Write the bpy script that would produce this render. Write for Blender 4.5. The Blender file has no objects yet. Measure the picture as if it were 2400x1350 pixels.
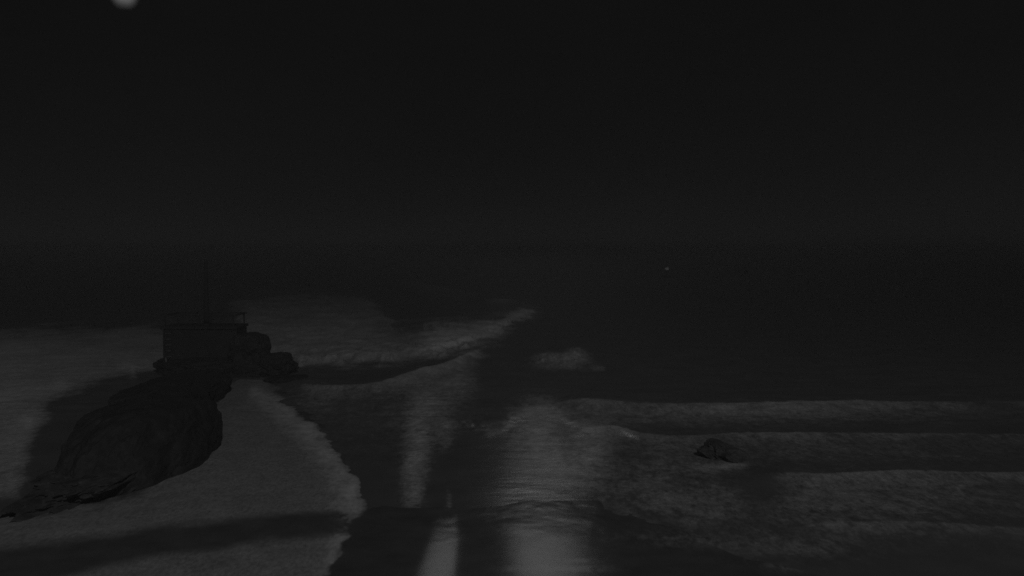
import bpy, bmesh, math, random
import numpy as np
from mathutils import Vector, noise as mnoise

random.seed(4); np.random.seed(4)
scene = bpy.context.scene
COL = scene.collection

# ------------------------------------------------------------------ camera
H = 9.0                      # eye height over the sea
F = 2305.0                   # focal length in photograph pixels (2400 wide)
TH = math.atan(95.0 / F)     # pitch below the horizon
ct, st = math.cos(TH), math.sin(TH)
cam_d = bpy.data.cameras.new('camera')
cam = bpy.data.objects.new('camera', cam_d); COL.objects.link(cam)
cam.location = (0, 0, H)
cam.rotation_euler = (math.pi / 2 - TH, 0, 0)
cam_d.sensor_width = 36.0
cam_d.lens = 36.0 * F / 2400.0
cam_d.clip_start = 0.1
cam_d.clip_end = 40000.0
cam_d.dof.use_dof = True
cam_d.dof.focus_distance = 45.0
cam_d.dof.aperture_fstop = 0.32
scene.camera = cam

# ------------------------------------------------------------------ night sky
MOON_EL = math.radians(18.5)
MOON_AZ = math.atan((1262 - 1200) / F)         # towards +x from +y
world = bpy.data.worlds.new('World'); scene.world = world
world.use_nodes = True
wn = world.node_tree; wn.nodes.clear()
wo = wn.nodes.new('ShaderNodeOutputWorld')
wb = wn.nodes.new('ShaderNodeBackground')
sky = wn.nodes.new('ShaderNodeTexSky'); sky.sky_type = 'NISHITA'; sky.sun_disc = False
sky.sun_elevation = MOON_EL; sky.sun_rotation = MOON_AZ
sky.air_density = 1.0; sky.dust_density = 0.3
bw = wn.nodes.new('ShaderNodeRGBToBW')
mul = wn.nodes.new('ShaderNodeMath'); mul.operation = 'MULTIPLY'; mul.inputs[1].default_value = 0.000006
cn = wn.nodes.new('ShaderNodeTexNoise'); cn.inputs['Scale'].default_value = 2.6
cn.inputs['Detail'].default_value = 5.0; cn.inputs['Roughness'].default_value = 0.6
tc = wn.nodes.new('ShaderNodeTexCoord')
mp = wn.nodes.new('ShaderNodeMapping'); mp.inputs['Scale'].default_value = (1, 1, 2.4)
cr = wn.nodes.new('ShaderNodeMapRange')
cr.inputs['From Min'].default_value = 0.3; cr.inputs['From Max'].default_value = 0.7
cr.inputs['To Min'].default_value = 0.0033; cr.inputs['To Max'].default_value = 0.0042
add = wn.nodes.new('ShaderNodeMath'); add.operation = 'ADD'
wn.links.new(tc.outputs['Generated'], mp.inputs['Vector'])
wn.links.new(mp.outputs['Vector'], cn.inputs['Vector'])
wn.links.new(cn.outputs['Fac'], cr.inputs['Value'])
wn.links.new(sky.outputs['Color'], bw.inputs['Color'])
wn.links.new(bw.outputs['Val'], mul.inputs[0])
wn.links.new(mul.outputs[0], add.inputs[0])
wn.links.new(cr.outputs['Result'], add.inputs[1])
wn.links.new(add.outputs[0], wb.inputs['Color'])
wn.links.new(wb.outputs[0], wo.inputs['Surface'])
wb.inputs['Strength'].default_value = 1.0

# moon behind thin cloud, ahead of the camera and above the frame
md = bpy.data.lights.new('moon', 'SUN'); md.energy = 0.0051; md.angle = math.radians(4.9)
moon = bpy.data.objects.new('moon', md); COL.objects.link(moon)
dirv = Vector((math.sin(MOON_AZ) * math.cos(MOON_EL), math.cos(MOON_AZ) * math.cos(MOON_EL), math.sin(MOON_EL)))
moon.rotation_euler = dirv.to_track_quat('Z', 'Y').to_euler()

# added fill spot, unseen behind the camera, brightening foam and sand
fd = bpy.data.lights.new('fill_spot', 'SPOT')
fd.energy = 100000.0; fd.shadow_soft_size = 4.0
fd.spot_size = math.radians(80); fd.spot_blend = 1.0
fl = bpy.data.objects.new('fill_spot', fd); COL.objects.link(fl)
fl.location = (22, -72, 62)
fl.rotation_euler = (fl.location - Vector((-20, 70, 0))).to_track_quat('Z', 'Y').to_euler()

scene.view_settings.view_transform = 'Standard'
scene.view_settings.look = 'None'
scene.view_settings.exposure = 0.0
scene.view_settings.gamma = 1.0
scene.view_settings.use_curve_mapping = False
scene.cycles.use_denoising = False            # keep the sensor-like grain of a night camera

# ------------------------------------------------------------------ helpers
def ground_y(v, z=0.0):
    a = np.arctan((np.asarray(v, float) - 675.0) / F) + TH
    return (H - z) / np.tan(a)

def pt(u, v, z=0.0):
    """point of height z lying on the sight line through photograph pixel u, v"""
    y = float(ground_y(v, z)); d = y * ct - (z - H) * st
    return Vector(((u - 1200.0) / F * d, y, z))

def at(u, v, y):
    """point at distance y on the sight line through photograph pixel u, v"""
    a = math.atan((v - 675.0) / F) + TH
    z = H - y * math.tan(a); d = y * ct - (z - H) * st
    return Vector(((u - 1200.0) / F * d, y, z))

def layout(x, y):
    """map of the ground in the photograph's own units, used only to lay out surf and sand"""
    d = y * ct + H * st
    up = y * st - H * ct
    return 1200.0 + F * x / d, 675.0 - F * up / d

def hash2(ix, iy, seed):
    h = (ix.astype(np.int64) * 374761393 + iy.astype(np.int64) * 668265263 + seed * 1442695041) & 0x7fffffff
    h = ((h ^ (h >> 13)) * 1274126177) & 0x7fffffff
    h = h ^ (h >> 16)
    return (h & 0xffff) / 65535.0

def vnoise(x, y, seed=0):
    x0 = np.floor(x); y0 = np.floor(y); fx = x - x0; fy = y - y0
    fx = fx * fx * (3 - 2 * fx); fy = fy * fy * (3 - 2 * fy)
    a = hash2(x0, y0, seed); b = hash2(x0 + 1, y0, seed)
    c = hash2(x0, y0 + 1, seed); d = hash2(x0 + 1, y0 + 1, seed)
    return (a * (1 - fx) + b * fx) * (1 - fy) + (c * (1 - fx) + d * fx) * fy

def fbm(x, y, seed=0, octv=4, gain=0.5):
    s = 0.0; a = 1.0; t = 0.0
    for k in range(octv):
        s = s + a * vnoise(x * 2 ** k + 17.3 * k, y * 2 ** k - 9.1 * k, seed + k); t += a; a *= gain
    return s / t

def sstep(a, b, x):
    t = np.clip((x - a) / (b - a), 0, 1); return t * t * (3 - 2 * t)

def poly_sd(u, v, pts):
    """signed distance to a closed outline, positive inside"""
    best = np.full(u.shape, 1e18); inside = np.zeros(u.shape, bool)
    n = len(pts)
    for i in range(n):
        ax, ay = pts[i]; bx, by = pts[(i + 1) % n]
        dx, dy = bx - ax, by - ay
        t = np.clip(((u - ax) * dx + (v - ay) * dy) / (dx * dx + dy * dy), 0, 1)
        best = np.minimum(best, (u - ax - t * dx) ** 2 + (v - ay - t * dy) ** 2)
        if ay != by:
            cross = ((ay > v) != (by > v)) & (u < dx * (v - ay) / dy + ax)
            inside ^= cross
    d = np.sqrt(best); return np.where(inside, d, -d)

def line_d(u, v, pts):
    best = np.full(u.shape, 1e18)
    for (ax, ay), (bx, by) in zip(pts[:-1], pts[1:]):
        dx, dy = bx - ax, by - ay
        t = np.clip(((u - ax) * dx + (v - ay) * dy) / (dx * dx + dy * dy), 0, 1)
        best = np.minimum(best, (u - ax - t * dx) ** 2 + (v - ay - t * dy) ** 2)
    return np.sqrt(best)

def tagged(o, label=None, cat=None, group=None, kind=None):
    if label: o['label'] = label
    if cat: o['category'] = cat
    if group: o['group'] = group
    if kind: o['kind'] = kind
    return o

def link(name, me, mat=None, parent=None):
    o = bpy.data.objects.new(name, me); COL.objects.link(o)
    if mat and not me.materials: me.materials.append(mat)
    if parent: o.parent = parent
    return o

def empty(name, loc, rz=0.0):
    o = bpy.data.objects.new(name, None); COL.objects.link(o)
    o.empty_display_size = 0.3
    o.location = loc; o.rotation_euler = (0, 0, rz); return o

def bm_obj(name, bm, mat, parent=None, smooth=False):
    me = bpy.data.meshes.new(name); bm.normal_update(); bm.to_mesh(me); bm.free()
    if smooth: me.polygons.foreach_set('use_smooth', [True] * len(me.polygons))
    return link(name, me, mat, parent)

def add_box(bm, lo, hi, bev=0.0):
    r = bmesh.ops.create_cube(bm, size=1.0)
    c = [(lo[i] + hi[i]) / 2 for i in range(3)]; s = [hi[i] - lo[i] for i in range(3)]
    for vv in r['verts']:
        vv.co = Vector((c[0] + vv.co.x * s[0], c[1] + vv.co.y * s[1], c[2] + vv.co.z * s[2]))
    if bev:
        es = list({e for vv in r['verts'] for e in vv.link_edges})
        bmesh.ops.bevel(bm, geom=es, offset=bev, segments=2, affect='EDGES', profile=0.6)

def add_tube(bm, path, rad, n=10):
    rings = []
    path = [Vector(p) for p in path]
    for i, p in enumerate(path):
        t = (path[min(i + 1, len(path) - 1)] - path[max(i - 1, 0)]).normalized()
        a = t.cross(Vector((0.31, 0.2, 0.93))).normalized(); b = t.cross(a)
        r = rad[i] if isinstance(rad, (list, tuple)) else rad
        rings.append([bm.verts.new(p + (a * math.cos(6.28319 * k / n) + b * math.sin(6.28319 * k / n)) * r) for k in range(n)])
    for r0, r1 in zip(rings[:-1], rings[1:]):
        for k in range(n):
            bm.faces.new((r0[k], r0[(k + 1) % n], r1[(k + 1) % n], r1[k]))
    bm.faces.new(rings[0][::-1]); bm.faces.new(rings[-1])

def add_lathe(bm, prof, n=24, c=(0, 0, 0)):
    rings = []
    for r, z in prof:
        if r < 1e-5: rings.append([bm.verts.new((c[0], c[1], c[2] + z))])
        else: rings.append([bm.verts.new((c[0] + r * math.cos(6.28319 * k / n), c[1] + r * math.sin(6.28319 * k / n), c[2] + z)) for k in range(n)])
    for r0, r1 in zip(rings[:-1], rings[1:]):
        for k in range(n):
            k2 = (k + 1) % n
            if len(r0) == 1 and len(r1) == 1: continue
            if len(r0) == 1: bm.faces.new((r0[0], r1[k2], r1[k]))
            elif len(r1) == 1: bm.faces.new((r0[k], r0[k2], r1[0]))
            else: bm.faces.new((r0[k], r0[k2], r1[k2], r1[k]))

# ------------------------------------------------------------------ materials
def nodes_of(m):
    m.use_nodes = True; nt = m.node_tree; nt.nodes.clear()
    out = nt.nodes.new('ShaderNodeOutputMaterial'); return nt, out

def N(nt, typ, **kw):
    n = nt.nodes.new(typ)
    for k, v in kw.items():
        if hasattr(n, k): setattr(n, k, v)
        else: n.inputs[k].default_value = v
    return n

def mathn(nt, op, a, b=None, clamp=False):
    n = nt.nodes.new('ShaderNodeMath'); n.operation = op; n.use_clamp = clamp
    for i, q in enumerate((a, b)):
        if q is None: continue
        if isinstance(q, (int, float)): n.inputs[i].default_value = q
        else: nt.links.new(q, n.inputs[i])
    return n.outputs[0]

def noise_tex(nt, scale, detail=4.0, rough=0.55, vec=None, stretch=(1, 1, 1)):
    tcn = nt.nodes.new('ShaderNodeTexCoord'); mpn = nt.nodes.new('ShaderNodeMapping')
    mpn.inputs['Scale'].default_value = stretch
    nt.links.new(tcn.outputs['Object'], mpn.inputs['Vector'])
    n = nt.nodes.new('ShaderNodeTexNoise')
    n.inputs['Scale'].default_value = scale; n.inputs['Detail'].default_value = detail; n.inputs['Roughness'].default_value = rough
    nt.links.new(mpn.outputs['Vector'], n.inputs['Vector'])
    return n.outputs['Fac']

def grey_range(nt, fac, lo, hi, a=0.3, b=0.7):
    r = nt.nodes.new('ShaderNodeMapRange')
    r.inputs['From Min'].default_value = a; r.inputs['From Max'].default_value = b
    r.inputs['To Min'].default_value = lo; r.inputs['To Max'].default_value = hi
    nt.links.new(fac, r.inputs['Value']); return r.outputs['Result']

def simple_mat(name, lo, hi, scale, rough=0.8, bump=0.3, spec=0.3, bscale=None):
    m = bpy.data.materials.new(name); nt, out = nodes_of(m)
    p = nt.nodes.new('ShaderNodeBsdfPrincipled')
    nz = noise_tex(nt, scale, 6)
    nt.links.new(grey_range(nt, nz, lo, hi), p.inputs['Base Color'])
    p.inputs['Roughness'].default_value = rough; p.inputs['Specular IOR Level'].default_value = spec
    b = nt.nodes.new('ShaderNodeBump'); b.inputs['Strength'].default_value = bump; b.inputs['Distance'].default_value = 0.05
    nt.links.new(noise_tex(nt, bscale or scale * 4, 5), b.inputs['Height'])
    nt.links.new(b.outputs[0], p.inputs['Normal'])
    nt.links.new(p.outputs[0], out.inputs['Surface']); return m

def surf_foam(nt, scale_a, scale_b):
    """lacy cover of foam from the foam attribute, broken up by noise"""
    at_ = nt.nodes.new('ShaderNodeAttribute'); at_.attribute_name = 'foam'
    n1 = noise_tex(nt, scale_a, 5, 0.65, stretch=(1, 0.45, 1)); n2 = noise_tex(nt, scale_b, 4, 0.8, stretch=(1, 0.4, 1))
    nn = mathn(nt, 'ADD', mathn(nt, 'MULTIPLY', n1, 0.6), mathn(nt, 'MULTIPLY', n2, 0.7))
    k = mathn(nt, 'ADD', at_.outputs['Fac'], mathn(nt, 'MULTIPLY', mathn(nt, 'SUBTRACT', nn, 0.65), 1.1))
    gate = mathn(nt, 'MULTIPLY', at_.outputs['Fac'], 6.0, True)
    return mathn(nt, 'MULTIPLY', mathn(nt, 'MULTIPLY', k, gate), 1.0, True), at_

def make_sea_mat():
    m = bpy.data.materials.new('sea_water'); nt, out = nodes_of(m)
    foam, _ = surf_foam(nt, 2.2, 6.0)
    cal = nt.nodes.new('ShaderNodeAttribute'); cal.attribute_name = 'calm'
    w = nt.nodes.new('ShaderNodeBsdfPrincipled')
    nt.links.new(grey_range(nt, noise_tex(nt, 0.35, 5), 0.085, 0.125), w.inputs['Base Color'])
    w.inputs['IOR'].default_value = 1.333
    rr = nt.nodes.new('ShaderNodeMapRange'); rr.inputs['To Min'].default_value = 0.62; rr.inputs['To Max'].default_value = 0.165
    nt.links.new(cal.outputs['Fac'], rr.inputs['Value']); nt.links.new(rr.outputs[0], w.inputs['Roughness'])
    b = nt.nodes.new('ShaderNodeBump'); b.inputs['Strength'].default_value = 0.09; b.inputs['Distance'].default_value = 0.06
    hgt = mathn(nt, 'ADD', noise_tex(nt, 1.6, 4, 0.55, stretch=(0.6, 1.5, 1)), mathn(nt, 'MULTIPLY', noise_tex(nt, 7.0, 3, 0.5, stretch=(0.6, 1.4, 1)), 0.3))
    nt.links.new(hgt, b.inputs['Height']); nt.links.new(b.outputs[0], w.inputs['Normal'])
    f = nt.nodes.new('ShaderNodeBsdfPrincipled'); f.inputs['Base Color'].default_value = (0.78, 0.78, 0.78, 1)
    f.inputs['Roughness'].default_value = 0.8; f.inputs['Specular IOR Level'].default_value = 0.15
    b2 = nt.nodes.new('ShaderNodeBump'); b2.inputs['Strength'].default_value = 0.6; b2.inputs['Distance'].default_value = 0.12
    nt.links.new(noise_tex(nt, 3.5, 6, 0.65), b2.inputs['Height']); nt.links.new(b2.outputs[0], f.inputs['Normal'])
    mx = nt.nodes.new('ShaderNodeMixShader'); nt.links.new(foam, mx.inputs[0])
    nt.links.new(w.outputs[0], mx.inputs[1]); nt.links.new(f.outputs[0], mx.inputs[2])
    nt.links.new(mx.outputs[0], out.inputs['Surface']); return m

def make_sand_mat():
    m = bpy.data.materials.new('beach_sand'); nt, out = nodes_of(m)
    foam, _ = surf_foam(nt, 2.6, 7.0)
    wet = nt.nodes.new('ShaderNodeAttribute'); wet.attribute_name = 'wet'
    dry = grey_range(nt, noise_tex(nt, 0.9, 8, 0.7), 0.19, 0.28)
    grain = grey_range(nt, noise_tex(nt, 8.0, 5, 0.85, stretch=(1, 0.4, 1)), 0.5, 1.5)
    dryc = mathn(nt, 'MULTIPLY', dry, grain)
    wetc = grey_range(nt, noise_tex(nt, 0.8, 5, 0.6), 0.06, 0.10)
    mixc = nt.nodes.new('ShaderNodeMix'); mixc.data_type = 'FLOAT'
    nt.links.new(wet.outputs['Fac'], mixc.inputs[0]); nt.links.new(dryc, mixc.inputs[2]); nt.links.new(wetc, mixc.inputs[3])
    p = nt.nodes.new('ShaderNodeBsdfPrincipled'); p.inputs['IOR'].default_value = 1.333
    nt.links.new(mixc.outputs[0], p.inputs['Base Color'])
    rr = nt.nodes.new('ShaderNodeMapRange'); rr.inputs['To Min'].default_value = 0.95; rr.inputs['To Max'].default_value = 0.2
    nt.links.new(wet.outputs['Fac'], rr.inputs['Value']); nt.links.new(rr.outputs[0], p.inputs['Roughness'])
    sp = mathn(nt, 'ADD', mathn(nt, 'MULTIPLY', wet.outputs['Fac'], 0.42), 0.08)
    nt.links.new(sp, p.inputs['Specular IOR Level'])
    b = nt.nodes.new('ShaderNodeBump'); b.inputs['Distance'].default_value = 0.03
    bs = nt.nodes.new('ShaderNodeMapRange'); bs.inputs['To Min'].default_value = 0.6; bs.inputs['To Max'].default_value = 0.02
    nt.links.new(wet.outputs['Fac'], bs.inputs['Value']); nt.links.new(bs.outputs[0], b.inputs['Strength'])
    nt.links.new(noise_tex(nt, 6.0, 6, 0.65), b.inputs['Height']); nt.links.new(b.outputs[0], p.inputs['Normal'])
    f = nt.nodes.new('ShaderNodeBsdfPrincipled'); f.inputs['Base Color'].default_value = (0.75, 0.75, 0.75, 1)
    f.inputs['Roughness'].default_value = 0.8; f.inputs['Specular IOR Level'].default_value = 0.15
    mx = nt.nodes.new('ShaderNodeMixShader'); nt.links.new(foam, mx.inputs[0])
    nt.links.new(p.outputs[0], mx.inputs[1]); nt.links.new(f.outputs[0], mx.inputs[2])
    nt.links.new(mx.outputs[0], out.inputs['Surface']); return m

def emit_mat(name, strength):
    m = bpy.data.materials.new(name); nt, out = nodes_of(m)
    p = nt.nodes.new('ShaderNodeBsdfPrincipled'); p.inputs['Base Color'].default_value = (0.5, 0.5, 0.5, 1)
    p.inputs['Roughness'].default_value = 0.4
    p.inputs['Emission Color'].default_value = (1, 1, 1, 1)
    nz = grey_range(nt, noise_tex(nt, 9.0, 3), strength * 0.8, strength * 1.15)
    nt.links.new(nz, p.inputs['Emission Strength'])
    nt.links.new(p.outputs[0], out.inputs['Surface']); return m

M_SEA = make_sea_mat(); M_SAND = make_sand_mat()
M_ROCK = simple_mat('dark_wet_rock', 0.022, 0.036, 1.3, 0.75, 0.35, 0.15, 5.0)
M_LEDGE = simple_mat('weedy_low_rock', 0.028, 0.085, 1.6, 0.7, 0.6, 0.2, 6.0)
M_CONC = simple_mat('weathered_concrete', 0.02, 0.03, 1.1, 0.85, 0.3, 0.2, 14.0)
M_STEEL = simple_mat('dark_painted_steel', 0.012, 0.02, 3.0, 0.55, 0.1)
M_PALE = simple_mat('pale_galvanised_steel', 0.10, 0.16, 6.0, 0.5, 0.1)
M_BUOY = simple_mat('buoy_paint', 0.02, 0.03, 3.0, 0.5, 0.1)
M_GLOBE = emit_mat('lamp_glass', 0.046)
M_BLAMP = emit_mat('buoy_lantern_glass', 0.032)

# ------------------------------------------------------------------ where sand and surf lie
SAND_BANK = [(470, 965), (500, 905), (560, 868), (620, 868), (680, 935), (735, 1000), (790, 1065), (832, 1130),
             (846, 1190), (815, 1225), (806, 1270), (780, 1320), (772, 1420), (-700, 1420), (-700, 1200), (0, 1192), (240, 1188),
             (340, 1150), (400, 1090), (440, 1030)]
LOW_FLAT = [(740, 1215), (900, 1196), (1150, 1188), (1215, 1176), (1400, 1182), (1500, 1222), (1640, 1262), (1760, 1318),
            (1900, 1345), (2400, 1380), (3400, 1420), (3400, 2400), (-1500, 2400), (-1500, 1420), (700, 1420)]
RUN_TOP = ([-900, 0, 150, 400, 700, 850, 1150], [1400, 1300, 1273, 1238, 1208, 1198, 1186])
RUN_BOT = ([-900, 0, 180, 400, 700, 850], [1480, 1385, 1348, 1308, 1268, 1252])

def beach_fields(x, y):
    u, v = layout(x, np.maximum(y, 16.0))
    far = np.where(y < 16.0, (16.0 - y) * 40.0, 0.0)
    j = (fbm(x * 1.4, y * 1.0, 3, 4, 0.6) - 0.5) * 30 + (fbm(x * 0.4, y * 0.35, 63, 3) - 0.5) * 46
    sa = poly_sd(u, v, SAND_BANK) + j
    sb = poly_sd(u, v, LOW_FLAT) + (fbm(x * 0.7, y * 0.7, 8, 4) - 0.5) * 40 + far
    # runnel crossing the bank
    rt = np.interp(u, *RUN_TOP); rb = np.interp(u, *RUN_BOT)
    jr = (fbm(x * 0.9, y * 0.9, 12, 4) - 0.5) * 22
    run = sstep(-16, 14, v - rt + jr) * sstep(-16, 16, rb - v + jr)
    run = run * sstep(880, 790, u)
    s = np.maximum(sa, sb)
    z = 0.085 * np.tanh(s / 70.0) + 0.05 * np.tanh(sa / 60.0) * (sa > 0)
    z = z - 0.03 * run - 0.7 * sstep(80, 420, -s)
    z = z + np.maximum(0, 24.0 - y) * 0.012
    # added slope in the wet sand, tilted right to catch a second moon streak
    m = sstep(1165, 1260, v)
    uc = np.interp(v, [1165, 1260, 1350, 1500], [1052, 1040, 1018, 990])
    wd = np.interp(v, [1165, 1260, 1350, 1500], [12, 34, 46, 60])
    t = (u - uc) / wd
    drop = -(np.sqrt((t + 1) ** 2 + 0.15) - np.sqrt((t - 1) ** 2 + 0.15)) / 2   # +1 at left, -1 at right
    env_l = np.exp(-np.maximum(0, -t - 1) ** 2 / 18.0); env_r = np.exp(-np.maximum(0, t - 1) ** 2 / 6.0)
    z = z + m * (0.0016 * wd) * drop * np.where(t < 0, env_l, env_r)
    wet = 1 - sstep(-4, 22, sa)
    wet = np.maximum(wet, run * 0.97)
    wet = np.clip(wet + (fbm(x * 0.5, y * 0.5, 21, 4) - 0.55) * 0.35 * (1 - wet), 0, 1)
    # foam left along the lip of the bank
    lip = [(600, 925), (650, 950), (705, 990), (765, 1050), (815, 1120), (832, 1180), (806, 1225), (806, 1270), (780, 1340)]
    d = line_d(u - 0, v, lip)
    wv = np.interp(v, [920, 980, 1100, 1200, 1340], [14, 30, 42, 30, 26])
    fo = 0.42 * np.exp(-(d / wv) ** 2) * sstep(-8, 8, sa) * (0.1 + 1.8 * fbm(x * 2.2, y * 1.2, 5, 5, 0.65))
    fo = fo + 0.10 * sstep(-10, 40, sa) * fbm(x * 1.1, y * 1.1, 31, 4)
    # last lace of foam at the foot of the picture
    for (cu, cv, ru, rv, k) in ((1300, 1340, 110, 9, 0.35), (1345, 1320, 60, 6, 0.25), (1700, 1262, 240, 26, 0.14), (1900, 1318, 130, 26, 0.16)):
        fo = fo + k * np.exp(-((u - cu) / ru) ** 2 - ((v - cv) / rv) ** 2) * 2 * fbm(x * 3, y * 3, 41, 4, 0.6)
    fo = fo * (1 - 0.8 * run)
    return z, wet, np.clip(fo, 0, 1)

# bores rolling in: crest line, height, width behind, width in front, foam length, foam along the crest
BORES = [
    dict(p=[(1290, 952), (1330, 940), (1390, 937), (1500, 945), (1650, 945), (1800, 940), (2000, 936), (2400, 941), (3200, 950)],
         h=0.30, wb=26, wf=12, L=26, f=[(1290, 0), (1330, .34), (1400, .30), (1480, .16), (1560, .26), (1800, .30), (2050, .26), (2250, .12), (2400, .06), (3200, .05)]),
    dict(p=[(1315, 1024), (1380, 1004), (1440, 996), (1485, 1012), (1560, 1022), (1650, 1020), (1750, 1014), (1900, 1015), (2400, 1018), (3200, 1020)],
         h=0.11, wb=26, wf=14, L=34, f=[(1315, 0), (1360, .28), (1440, .30), (1500, .18), (1650, .16), (1800, .22), (2000, .17), (2400, .10), (3200, .05)]),
    dict(p=[(1740, 1112), (1850, 1108), (1950, 1110), (2050, 1105), (2120, 1101), (2250, 1108), (2400, 1107), (3200, 1110)],
         h=0.16, wb=28, wf=16, L=40, f=[(1760, 0), (1850, .16), (2000, .22), (2120, .30), (2250, .22), (2400, .16), (3200, .05)]),
    dict(p=[(1840, 1240), (1950, 1222), (2100, 1222), (2250, 1228), (2400, 1240), (3200, 1260)],
         h=0.10, wb=28, wf=18, L=36, f=[(1840, 0), (1920, .08), (2050, .06), (2250, .07), (2400, .09), (3200, .05)]),
    dict(p=[(640, 905), (700, 900), (760, 904), (850, 903), (900, 893), (960, 871), (1040, 850), (1100, 826), (1160, 802)],
         h=0.38, wb=22, wf=12, L=44, f=[(640, 0), (720, .12), (780, .24), (860, .20), (930, .42), (1000, .55), (1080, .52), (1160, .1)]),
    dict(p=[(1080, 704), (1150, 700), (1200, 699), (1228, 708)],
         h=0.5, wb=6, wf=3, L=6, f=[(1080, .1), (1150, .4), (1200, .5), (1228, 0)]),
    dict(p=[(880, 655), (940, 656), (1020, 672), (1080, 684), (1130, 694)],
         h=0.5, wb=5, wf=3, L=16, f=[(880, 0), (930, .3), (1020, .3), (1080, .26), (1130, 0)]),
]
WHITE = [(560, 712), (640, 702), (760, 700), (850, 706), (900, 742), (925, 772), (985, 772), (1030, 758), (1120, 752),
         (1180, 742), (1225, 726), (1248, 732), (1190, 768), (1130, 802), (1080, 820), (990, 834), (880, 846), (760, 850), (680, 852), (560, 846)]
LEFTW = [(-900, 770), (0, 772), (180, 764), (400, 764), (420, 860), (330, 880), (240, 900), (150, 930), (90, 1000), (46, 1170), (-900, 1200)]

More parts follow.
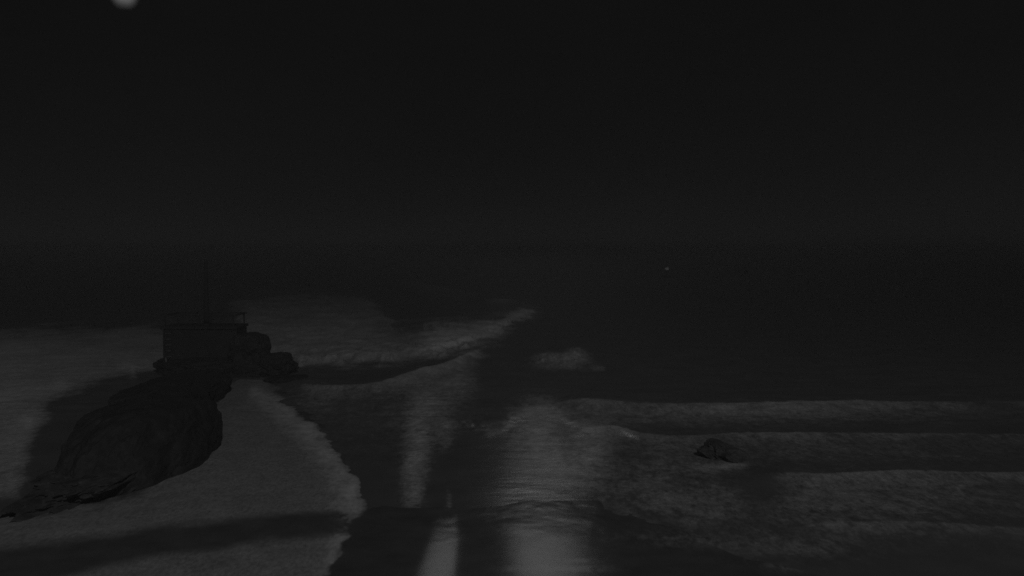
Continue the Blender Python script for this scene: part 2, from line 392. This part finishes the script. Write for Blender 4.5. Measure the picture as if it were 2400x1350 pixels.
def sea_fields(x, y):
    u, v = layout(x, y)
    yy = y
    z = np.zeros_like(x); foam = np.zeros_like(x)
    lod = np.clip(40.0 / y, 0.02, 1.0)
    tex = fbm(x * 0.9, y * 0.55, 2, 5, 0.6)
    tex2 = fbm(x * 0.22, y * 0.16, 6, 5, 0.6)
    tex3 = fbm(x * 3.0, y * 2.0, 14, 4, 0.65)
    for b in BORES:
        pu = np.array([p[0] for p in b['p']], float); pv = np.array([p[1] for p in b['p']], float)
        gu = np.arange(pu[0] - 80, pu[-1] + 81, 4.0); gv = np.interp(gu, pu, pv)
        kr = np.exp(-(np.arange(-15, 16) / 6.0) ** 2); kr /= kr.sum()
        gv = np.convolve(np.pad(gv, 15, mode='edge'), kr, 'valid')
        V = np.interp(u, gu, gv)
        env = sstep(pu[0], pu[0] + 110, u) * sstep(pu[-1], pu[-1] - 60, u)
        h = b['h'] * env * (0.85 + 0.3 * fbm(x * 0.25, y * 0.1, 9, 3))
        d0 = ground_y(V); shift = F * h / d0 * 0.98
        jit = (fbm(x * 1.3, y * 0.2, 77, 4, 0.6) - 0.5) * 5 * lod
        s = v - (V + shift) + jit
        prof = np.where(s < 0, np.exp(-(s / b['wb']) ** 2), np.exp(-(s / b['wf']) ** 2))
        z = z + h * prof
        fk = np.interp(u, [q[0] for q in b['f']], [q[1] for q in b['f']], left=0, right=b['f'][-1][1])
        fo = np.where(s < -2, 0, 0.6 * np.exp(-np.maximum(s, 0) / 9.0) + 0.6 * np.exp(-np.maximum(s, 0) / (b['L'] * (0.5 + tex2 * 1.2)))) * sstep(-3, 1, s)
        foam = foam + fk * fo * (0.35 + 1.25 * tex) * env
    # broken wave peeling along the point
    jw = (tex - 0.5) * 44 * np.clip(60 / y * 1.5, 0.3, 1) + (tex2 - 0.5) * 40
    sw = poly_sd(u, v, WHITE) + jw
    core = sstep(-2, 12, sw)
    soft = sstep(-40, 34, sw)
    low = sstep(700, 800, v)
    wf = 0.52 * soft * (0.8 + 0.2 * low) * (0.25 + 0.8 * tex2 + 0.75 * tex)
    hole = np.exp(-((u - 960) / 60) ** 2 - ((v - 775) / 28) ** 2)
    wf = wf * (1 - 0.65 * hole)
    ridge = line_d(u, v, [(960, 832), (1040, 806), (1110, 790), (1165, 765), (1205, 742), (1240, 732)])
    wf = wf + 1.3 * np.exp(-(ridge / 13.0) ** 2) * (0.2 + 1.4 * tex) * sstep(950, 1100, u) * sstep(-8, 4, sw)
    wf = wf + 0.5 * np.exp(-((u - 1060) / 70) ** 2 - ((v - 795) / 22) ** 2) * (0.2 + 1.5 * tex)
    foam = foam + wf
    z = z + 0.75 * sstep(0, 22, sw) * sstep(800, 700, v) * 0 + 0.55 * sstep(-2, 14, sw) * (0.6 + 0.7 * (tex - 0.3))
    # backwash to the left of the headland
    sl = poly_sd(u, v, LEFTW) + (tex2 - 0.5) * 40 + (tex - 0.5) * 20
    lw = sstep(-12, 34, sl) * (0.5 + 1.0 * tex2) * np.interp(v, [760, 830, 900, 1000, 1150], [0.52, 0.50, 0.48, 0.42, 0.26])
    lw = lw * np.interp(u, [-200, 60, 250, 420], [1.1, 1.15, 0.85, 0.75])
    foam = foam + lw
    # foam blots, those in the reflection columns painting the glitter paler: (u, v, ru, rv, foam, height)
    for (cu, cv, ru, rv, k, hh) in (
            (1335, 848, 50, 20, .36, .45), (1275, 842, 30, 12, .34, .25), (1352, 832, 22, 14, .34, .3), (1305, 856, 60, 10, .2, .1), (1405, 864, 16, 6, .26, .1),
            (1075, 900, 44, 46, .26, 0), (1010, 945, 44, 44, .30, 0), (982, 1030, 28, 80, .44, 0), (966, 1130, 24, 70, .38, 0),  # tall pair paints the left reflection streak as pale foam
            (1042, 1015, 22, 34, .28, 0), (1052, 1180, 8, 26, .2, 0), (140, 895, 18, 22, .18, 0), (66, 988, 20, 16, .2, 0),
            (312, 872, 9, 16, .4, .2), (295, 852, 14, 8, .2, 0), (15, 905, 40, 50, .12, 0), (730, 935, 60, 40, .1, 0),
            (1712, 1092, 34, 7, .32, .03), (1655, 1100, 30, 14, .2, 0), (1500, 1120, 140, 60, .10, 0),
            (1600, 1190, 150, 50, .09, 0), (1330, 985, 120, 60, .05, 0), (1262, 1008, 58, 66, .42, 0), (1280, 1090, 78, 75, .4, 0), (1390, 1055, 42, 50, .4, 0), (1350, 1110, 60, 40, .2, 0), (1790, 1150, 60, 40, -.12, 0), (1900, 1290, 160, 40, .06, 0),  # blots around the moon column paint its reflection brighter
            (830, 610, 34, 24, .10, 0), (800, 560, 0.1, 0.1, 0, 0), (760, 880, 200, 14, -.08, 0), (1350, 1260, 0.1, 0.1, 0, 0),
            (2300, 655, 60, 8, .06, 0), (1740, 975, 500, 28, .12, 0), (1900, 1160, 420, 45, .09, 0), (2000, 1065, 450, 36, .08, 0), (2000, 1200, 450, 60, .1, 0), (1560, 1075, 120, 50, .04, 0), (1730, 1280, 200, 30, .1, 0), (850, 1000, 130, 80, .05, 0)):
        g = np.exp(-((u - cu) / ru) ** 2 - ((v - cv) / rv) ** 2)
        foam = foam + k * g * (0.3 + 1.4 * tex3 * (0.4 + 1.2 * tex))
        if hh: z = z + hh * g * (0.5 + tex3)
    foam = foam * (1 - 0.9 * np.exp(-((u - 790) / 150) ** 2 - ((v - 873) / 15) ** 2))
    # swell and chop
    calm = sstep(-20, 40, v - 945 - np.minimum(((u - 1268) / 85.0) ** 2 * 38, 45) + (tex - 0.5) * 50)
    amp = (1 - calm)
    z = z + amp * 0.20 * (fbm(x * 0.05, y * 0.09, 50, 3) - 0.5) * 2 * sstep(20000, 100, y)
    z = z + (0.02 + 0.15 * amp) * (fbm(x * 0.45, y * 0.9, 51, 4) - 0.5) * np.clip(120 / y, 0, 1) * (1 - 0.6 * sstep(1130, 1200, v))
    z = z * np.where(y > 500, 0.3, 1)
    return z, np.clip(foam, 0, 1), calm

def sheet(name, X, Y, Z, attrs, mat):
    nr, nc = X.shape
    me = bpy.data.meshes.new(name)
    co = np.stack([X, Y, Z], -1).reshape(-1, 3).astype(np.float32)
    i = np.arange(nr * nc).reshape(nr, nc)
    q = np.stack([i[:-1, :-1], i[:-1, 1:], i[1:, 1:], i[1:, :-1]], -1).reshape(-1, 4).astype(np.int32)
    me.vertices.add(len(co)); me.vertices.foreach_set('co', co.ravel())
    me.loops.add(q.size); me.loops.foreach_set('vertex_index', q.ravel())
    me.polygons.add(len(q)); me.polygons.foreach_set('loop_start', np.arange(0, q.size, 4, dtype=np.int32))
    me.polygons.foreach_set('loop_total', np.full(len(q), 4, np.int32))
    me.polygons.foreach_set('use_smooth', np.ones(len(q), bool))
    me.update(calc_edges=True); me.validate()
    for k, a in attrs.items():
        t = me.attributes.new(k, 'FLOAT', 'POINT'); t.data.foreach_set('value', a.ravel().astype(np.float32))
    o = link(name, me, mat)
    return tagged(o, kind='structure')

def cols(inner, outer, n, ne):
    c = np.linspace(-inner, inner, n)
    e = inner + (outer - inner) * np.linspace(0, 1, ne + 1)[1:] ** 1.5
    return np.concatenate([-e[::-1], c, e])

vr = np.concatenate([[580.9, 581.5, 582.5, 584], np.arange(586, 1480, 1.6)])
ys = ground_y(vr)[::-1]
T = cols(0.50, 1.6, 1000, 40)
Y, TT = np.meshgrid(ys, T, indexing='ij'); X = TT * (Y + 4.0)
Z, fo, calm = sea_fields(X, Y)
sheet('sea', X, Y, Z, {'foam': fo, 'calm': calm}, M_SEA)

yb = np.concatenate([np.linspace(-30, 18, 30), ground_y(np.arange(1560, 862, -1.7))])
yb = np.unique(np.round(yb, 4))
T = cols(0.42, 1.6, 900, 40)
Y, TT = np.meshgrid(yb, T, indexing='ij'); X = TT * (np.maximum(Y, 0) + 6.0) * np.where(Y < 0, 1 + -Y / 12, 1)
Z, wet, fo = beach_fields(X, Y)
sheet('beach', X, Y, Z, {'foam': fo, 'wet': wet}, M_SAND)

# sea floor closing the ground beneath the water
bm = bmesh.new(); add_box(bm, (-16000, -60, -3.2), (16000, 16000, -3.0))
tagged(bm_obj('sea_floor', bm, M_ROCK), kind='structure')

# ------------------------------------------------------------------ rocks
def rock_mesh(name, rx, ry, h, seed, sub=5, rough=0.28, flat=0.25, lean=(0, 0), power=2.6):
    bm = bmesh.new(); bmesh.ops.create_icosphere(bm, subdivisions=sub, radius=1.0)
    off = Vector((seed * 3.17, seed * 1.31, seed * 7.7))
    for vv in bm.verts:
        n = vv.co.normalized()
        k = (abs(n.x) ** power + abs(n.y) ** power + abs(n.z) ** power) ** (-1 / power)
        d = 1.0 + rough * (mnoise.fractal(n * 1.3 + off, 0.9, 2.1, 5) * 0.8)
        d += rough * 0.55 * (0.5 - abs(mnoise.noise(n * 3.1 + off))) + rough * 0.25 * (0.5 - abs(mnoise.noise(n * 7.3 - off)))
        d += rough * 0.12 * mnoise.noise(n * 17.0 + off)
        p = n * k * d
        z = p.z
        if z > 1 - flat: z = (1 - flat) + (z - (1 - flat)) * 0.45
        vv.co = Vector((p.x * rx + lean[0] * max(z, 0), p.y * ry + lean[1] * max(z, 0), z * h))
    me = bpy.data.meshes.new(name); bm.normal_update(); bm.to_mesh(me); bm.free()
    me.polygons.foreach_set('use_smooth', [False] * len(me.polygons))
    return me

def rock(label, u, vbase, width_px, depth, h, seed, group=None, cat='rock', name='rock', mat=None, **kw):
    p = pt(u, vbase, 0.0)
    w = width_px / F * p.y * 0.5
    o = link(name, rock_mesh(name, w, depth * 0.5, h, seed, **kw), mat or M_ROCK)
    o.location = (p.x, p.y + depth * 0.5, -0.05); o.rotation_euler = (0, 0, 0)
    return tagged(o, label, cat, group)

q = at(310, 1000, 39.5)
o = link('rock', rock_mesh('rock', 2.45, 5.3, 2.9, 3, sub=6, rough=0.15, flat=0.2, power=2.1, lean=(0.05, 0.7)), M_ROCK); o.location = (q.x, 40.6, -0.05); o.rotation_euler = (0, 0, math.radians(-3))
tagged(o, 'large rounded dark rock in front of the lookout hut, pale sand along its right side', 'rock')
rock('low broken dark ledge left of the large rounded rock, washed by foam', 128, 1192, 250, 13.0, 1.15, 8, sub=6, rough=0.42, flat=0.5, mat=M_LEDGE)
p = at(520, 880, 70.0)
o = link('rock', rock_mesh('rock', 4.7, 3.6, 1.5, 12, sub=6, rough=0.27, flat=0.35), M_ROCK); o.location = (p.x, 71.2, -0.1)
tagged(o, 'flat topped dark rock carrying the lookout hut', 'rock')
p = at(398, 930, 54.0)
o = link('rock', rock_mesh('rock', 1.9, 7.0, 2.1, 17, sub=6, rough=0.27, flat=0.3), M_ROCK); o.location = (p.x, 54.5, -0.1); o.rotation_euler = (0, 0, math.radians(2))
tagged(o, 'dark rough rock joining the large rounded rock to the hut rock', 'rock')
o = link('rock', rock_mesh('rock', 1.2, 1.3, 1.35, 21, rough=0.3, flat=0.15, power=3.4), M_ROCK); q = at(590, 822, 70.0); o.location = (q.x, 69.6, q.z)
tagged(o, 'square shouldered boulder standing right beside the lookout hut', 'rock', 'boulders beside the hut')
o = link('rock', rock_mesh('rock', 1.0, 1.2, 0.95, 27, rough=0.32, flat=0.2, power=2.6), M_ROCK); q = at(648, 856, 69.0); o.location = (q.x, 69.0, q.z)
tagged(o, 'low boulder at the right end of the hut rock, next to the dark wave face', 'rock', 'boulders beside the hut')
o = link('rock', rock_mesh('rock', 1.3, 1.5, 0.5, 33, rough=0.25, flat=0.3), M_ROCK); q = pt(668, 892); o.location = (q.x, q.y, -0.1)
tagged(o, 'low wet shelf of rock at the tip of the sand bank', 'rock')
rock('lone dark boulder in the surf with foam round its foot', 1718, 1084, 96, 2.6, 0.62, 41, rough=0.4, flat=0.1, power=1.8, lean=(-0.5, 0.3), mat=M_LEDGE)

# ------------------------------------------------------------------ lookout hut on the rock
D = 70.0
left = at(378, 765, D); right = at(556, 765, D); base = at(467, 880, D)
W = right.x - left.x; roof_z = left.z; cx = (left.x + right.x) / 2
z0 = base.z
hut = empty('lookout_hut', (cx, D + 1.4, z0))
tagged(hut, 'dark square lookout hut with a railed flat roof and tall mast on the rock', 'hut')
hz = roof_z - z0
bm = bmesh.new(); add_box(bm, (-W / 2 + 0.08, -1.35, 0), (W / 2 - 0.06, 1.35, hz - 0.2), 0.03); bm_obj('wall', bm, M_CONC, hut)
bm = bmesh.new(); add_box(bm, (-W / 2 - 0.06, -1.55, hz - 0.197), (W / 2 + 0.02, 1.55, hz), 0.025); bm_obj('roof_slab', bm, M_CONC, hut)
rail_h = at(467, 741, D).z - roof_z
post_me = None
for px in (386, 466, 547):
    xx = at(px, 765, D).x - cx
    for yy in (-1.4, 1.4):
        if post_me is None:
            bm = bmesh.new(); add_box(bm, (-0.05, -0.05, 0), (0.05, 0.05, rail_h), 0.008)
            o = bm_obj('rail_post', bm, M_STEEL, hut); post_me = o.data
        else: o = link('rail_post', post_me, None, hut)
        o.location = (xx, yy, hz)
for yy in (-1.4, 1.4):
    bm = bmesh.new(); add_box(bm, (-W / 2 + 0.05, yy - 0.06, rail_h + hz + 0.002), (W / 2 - 0.05, yy + 0.06, rail_h + hz + 0.10), 0.01); bm_obj('rail', bm, M_STEEL, hut)
for sx in (-1, 1):
    xx = sx * (W / 2 - 0.2)
    bm = bmesh.new(); add_box(bm, (xx - 0.05, -1.335, rail_h + hz + 0.004), (xx + 0.05, 1.335, rail_h + hz + 0.09), 0.01); bm_obj('rail', bm, M_STEEL, hut)
mt = at(466, 610, D)
bm = bmesh.new(); add_tube(bm, [(0, 0, hz), (0, 0, hz + 1.2), (0, 0, mt.z - z0)], [0.22, 0.19, 0.13], 12)
mast = bm_obj('mast', bm, M_CONC, hut, True); mast.location = (at(466, 700, D).x - cx, 0.3, 0)
bm = bmesh.new(); add_lathe(bm, [(0, 0), (0.32, 0), (0.32, 0.08), (0.2, 0.12), (0, 0.12)], 16, (0, 0, hz + 0.003)); bm_obj('mast_foot', bm, M_STEEL, mast)
# ladder on the left corner
lx = at(395, 800, D).x - cx
lad = bm_obj('ladder', (lambda b: (add_box(b, (lx - 0.26, -1.50, -0.1), (lx - 0.21, -1.45, hz - 0.25), 0.006),
                                    add_box(b, (lx + 0.21, -1.50, -0.1), (lx + 0.26, -1.45, hz - 0.25), 0.006), b)[-1])(bmesh.new()), M_STEEL, hut)
bm = bmesh.new(); add_tube(bm, [(-0.205, 0, 0), (0.205, 0, 0)], 0.022, 8); r0 = bm_obj('rung', bm, M_PALE, lad)
for k in range(8):
    o = r0 if k == 0 else link('rung', r0.data, None, lad)
    o.location = (lx, -1.475, 0.1 + k * (hz - 0.6) / 7)
# pale waste pipe at the foot
bm = bmesh.new()
pp = [at(a, b, D - 0.9) - Vector((cx, D + 1.4, z0)) for a, b in ((388, 838), (390, 850), (389, 862), (388, 874), (393, 884), (402, 894), (416, 899))]
add_tube(bm, pp, 0.05, 8); bm_obj('waste_pipe', bm, M_PALE, hut, True)

# ------------------------------------------------------------------ promenade lamp hanging into the top of the frame
g = at(292, -13, 9.0)
lamp = empty('street_lamp', (g.x - 2.6, 9.0, 0.1))
tagged(lamp, 'round glowing street lamp at the top left of the dark sky', 'street lamp')
gl = g - Vector(lamp.location)
bm = bmesh.new(); add_lathe(bm, [(0.11, 0), (0.10, 0.5), (0.075, 0.6), (0.06, gl.z + 0.5)], 16); bm_obj('post', bm, M_STEEL, lamp, True)
bm = bmesh.new(); add_tube(bm, [(0, 0, gl.z + 0.3), (0.25, 0, gl.z + 0.72), (0.8, 0, gl.z + 0.95), (1.8, 0, gl.z + 0.95), (2.4, 0, gl.z + 0.85), (2.6, 0, gl.z + 0.55), (2.6, 0, gl.z + 0.2)], 0.035, 10); bm_obj('arm', bm, M_STEEL, lamp, True)
bm = bmesh.new(); add_lathe(bm, [(0, 0.22), (0.05, 0.22), (0.07, 0.14), (0.14, 0.09), (0.145, 0.06), (0, 0.06)], 24, gl); bm_obj('cap', bm, M_STEEL, lamp, True)
bm = bmesh.new(); add_lathe(bm, [(0.0, -0.105), (0.03, -0.102), (0.06, -0.09), (0.085, -0.065), (0.1, -0.03), (0.105, 0.01), (0.1, 0.058), (0, 0.058)], 28, gl); bm_obj('globe', bm, M_GLOBE, lamp, True)
bm = bmesh.new(); add_lathe(bm, [(0.0, -0.122), (0.022, -0.118), (0.028, -0.106), (0, -0.1055)], 16, gl); bm_obj('finial', bm, M_PALE, lamp, True)

# ------------------------------------------------------------------ lit buoys far out
def buoy(u, v, label, s):
    p = pt(u, v + 4)
    b = empty('buoy', (p.x, p.y, 0)); tagged(b, label, 'buoy')
    bm = bmesh.new(); add_lathe(bm, [(0, -0.6), (1.0, -0.5), (1.2, 0.0), (1.15, 0.35), (0.5, 0.55), (0, 0.55)], 20); bm_obj('float', bm, M_BUOY, b, True)
    for k in range(4):
        a = math.pi / 4 + k * math.pi / 2
        bm = bmesh.new(); add_tube(bm, [(0.6 * math.cos(a), 0.6 * math.sin(a), 0.45), (0.16 * math.cos(a), 0.16 * math.sin(a), 2.2)], 0.05, 6); bm_obj('strut', bm, M_BUOY, b)
    bm = bmesh.new(); add_lathe(bm, [(0, 2.2), (0.4, 2.2), (0.4, 2.28), (0, 2.28)], 14); bm_obj('platform', bm, M_BUOY, b)
    bm = bmesh.new(); add_lathe(bm, [(0, 2.283), (0.3 * s, 2.283), (0.5 * s, 2.5), (0.45 * s, 2.75), (0.2 * s, 2.95), (0, 3.0)], 14); bm_obj('lantern', bm, M_BLAMP, b, True)
buoy(1563, 646, 'small lit buoy, a faint dot far out on the dark sea', 1.1)

# ------------------------------------------------------------------ salt haze over the surf
bm = bmesh.new(); add_box(bm, (-17000, -90, -4.5), (17000, 17500, 14.0))
hm = bpy.data.materials.new('salt_haze'); nt, out = nodes_of(hm)
pv = nt.nodes.new('ShaderNodeVolumePrincipled'); pv.inputs['Color'].default_value = (0.95, 0.95, 0.95, 1); pv.inputs['Density'].default_value = 0.0012
nt.links.new(pv.outputs[0], out.inputs['Volume'])
tagged(bm_obj('haze', bm, hm), kind='stuff')
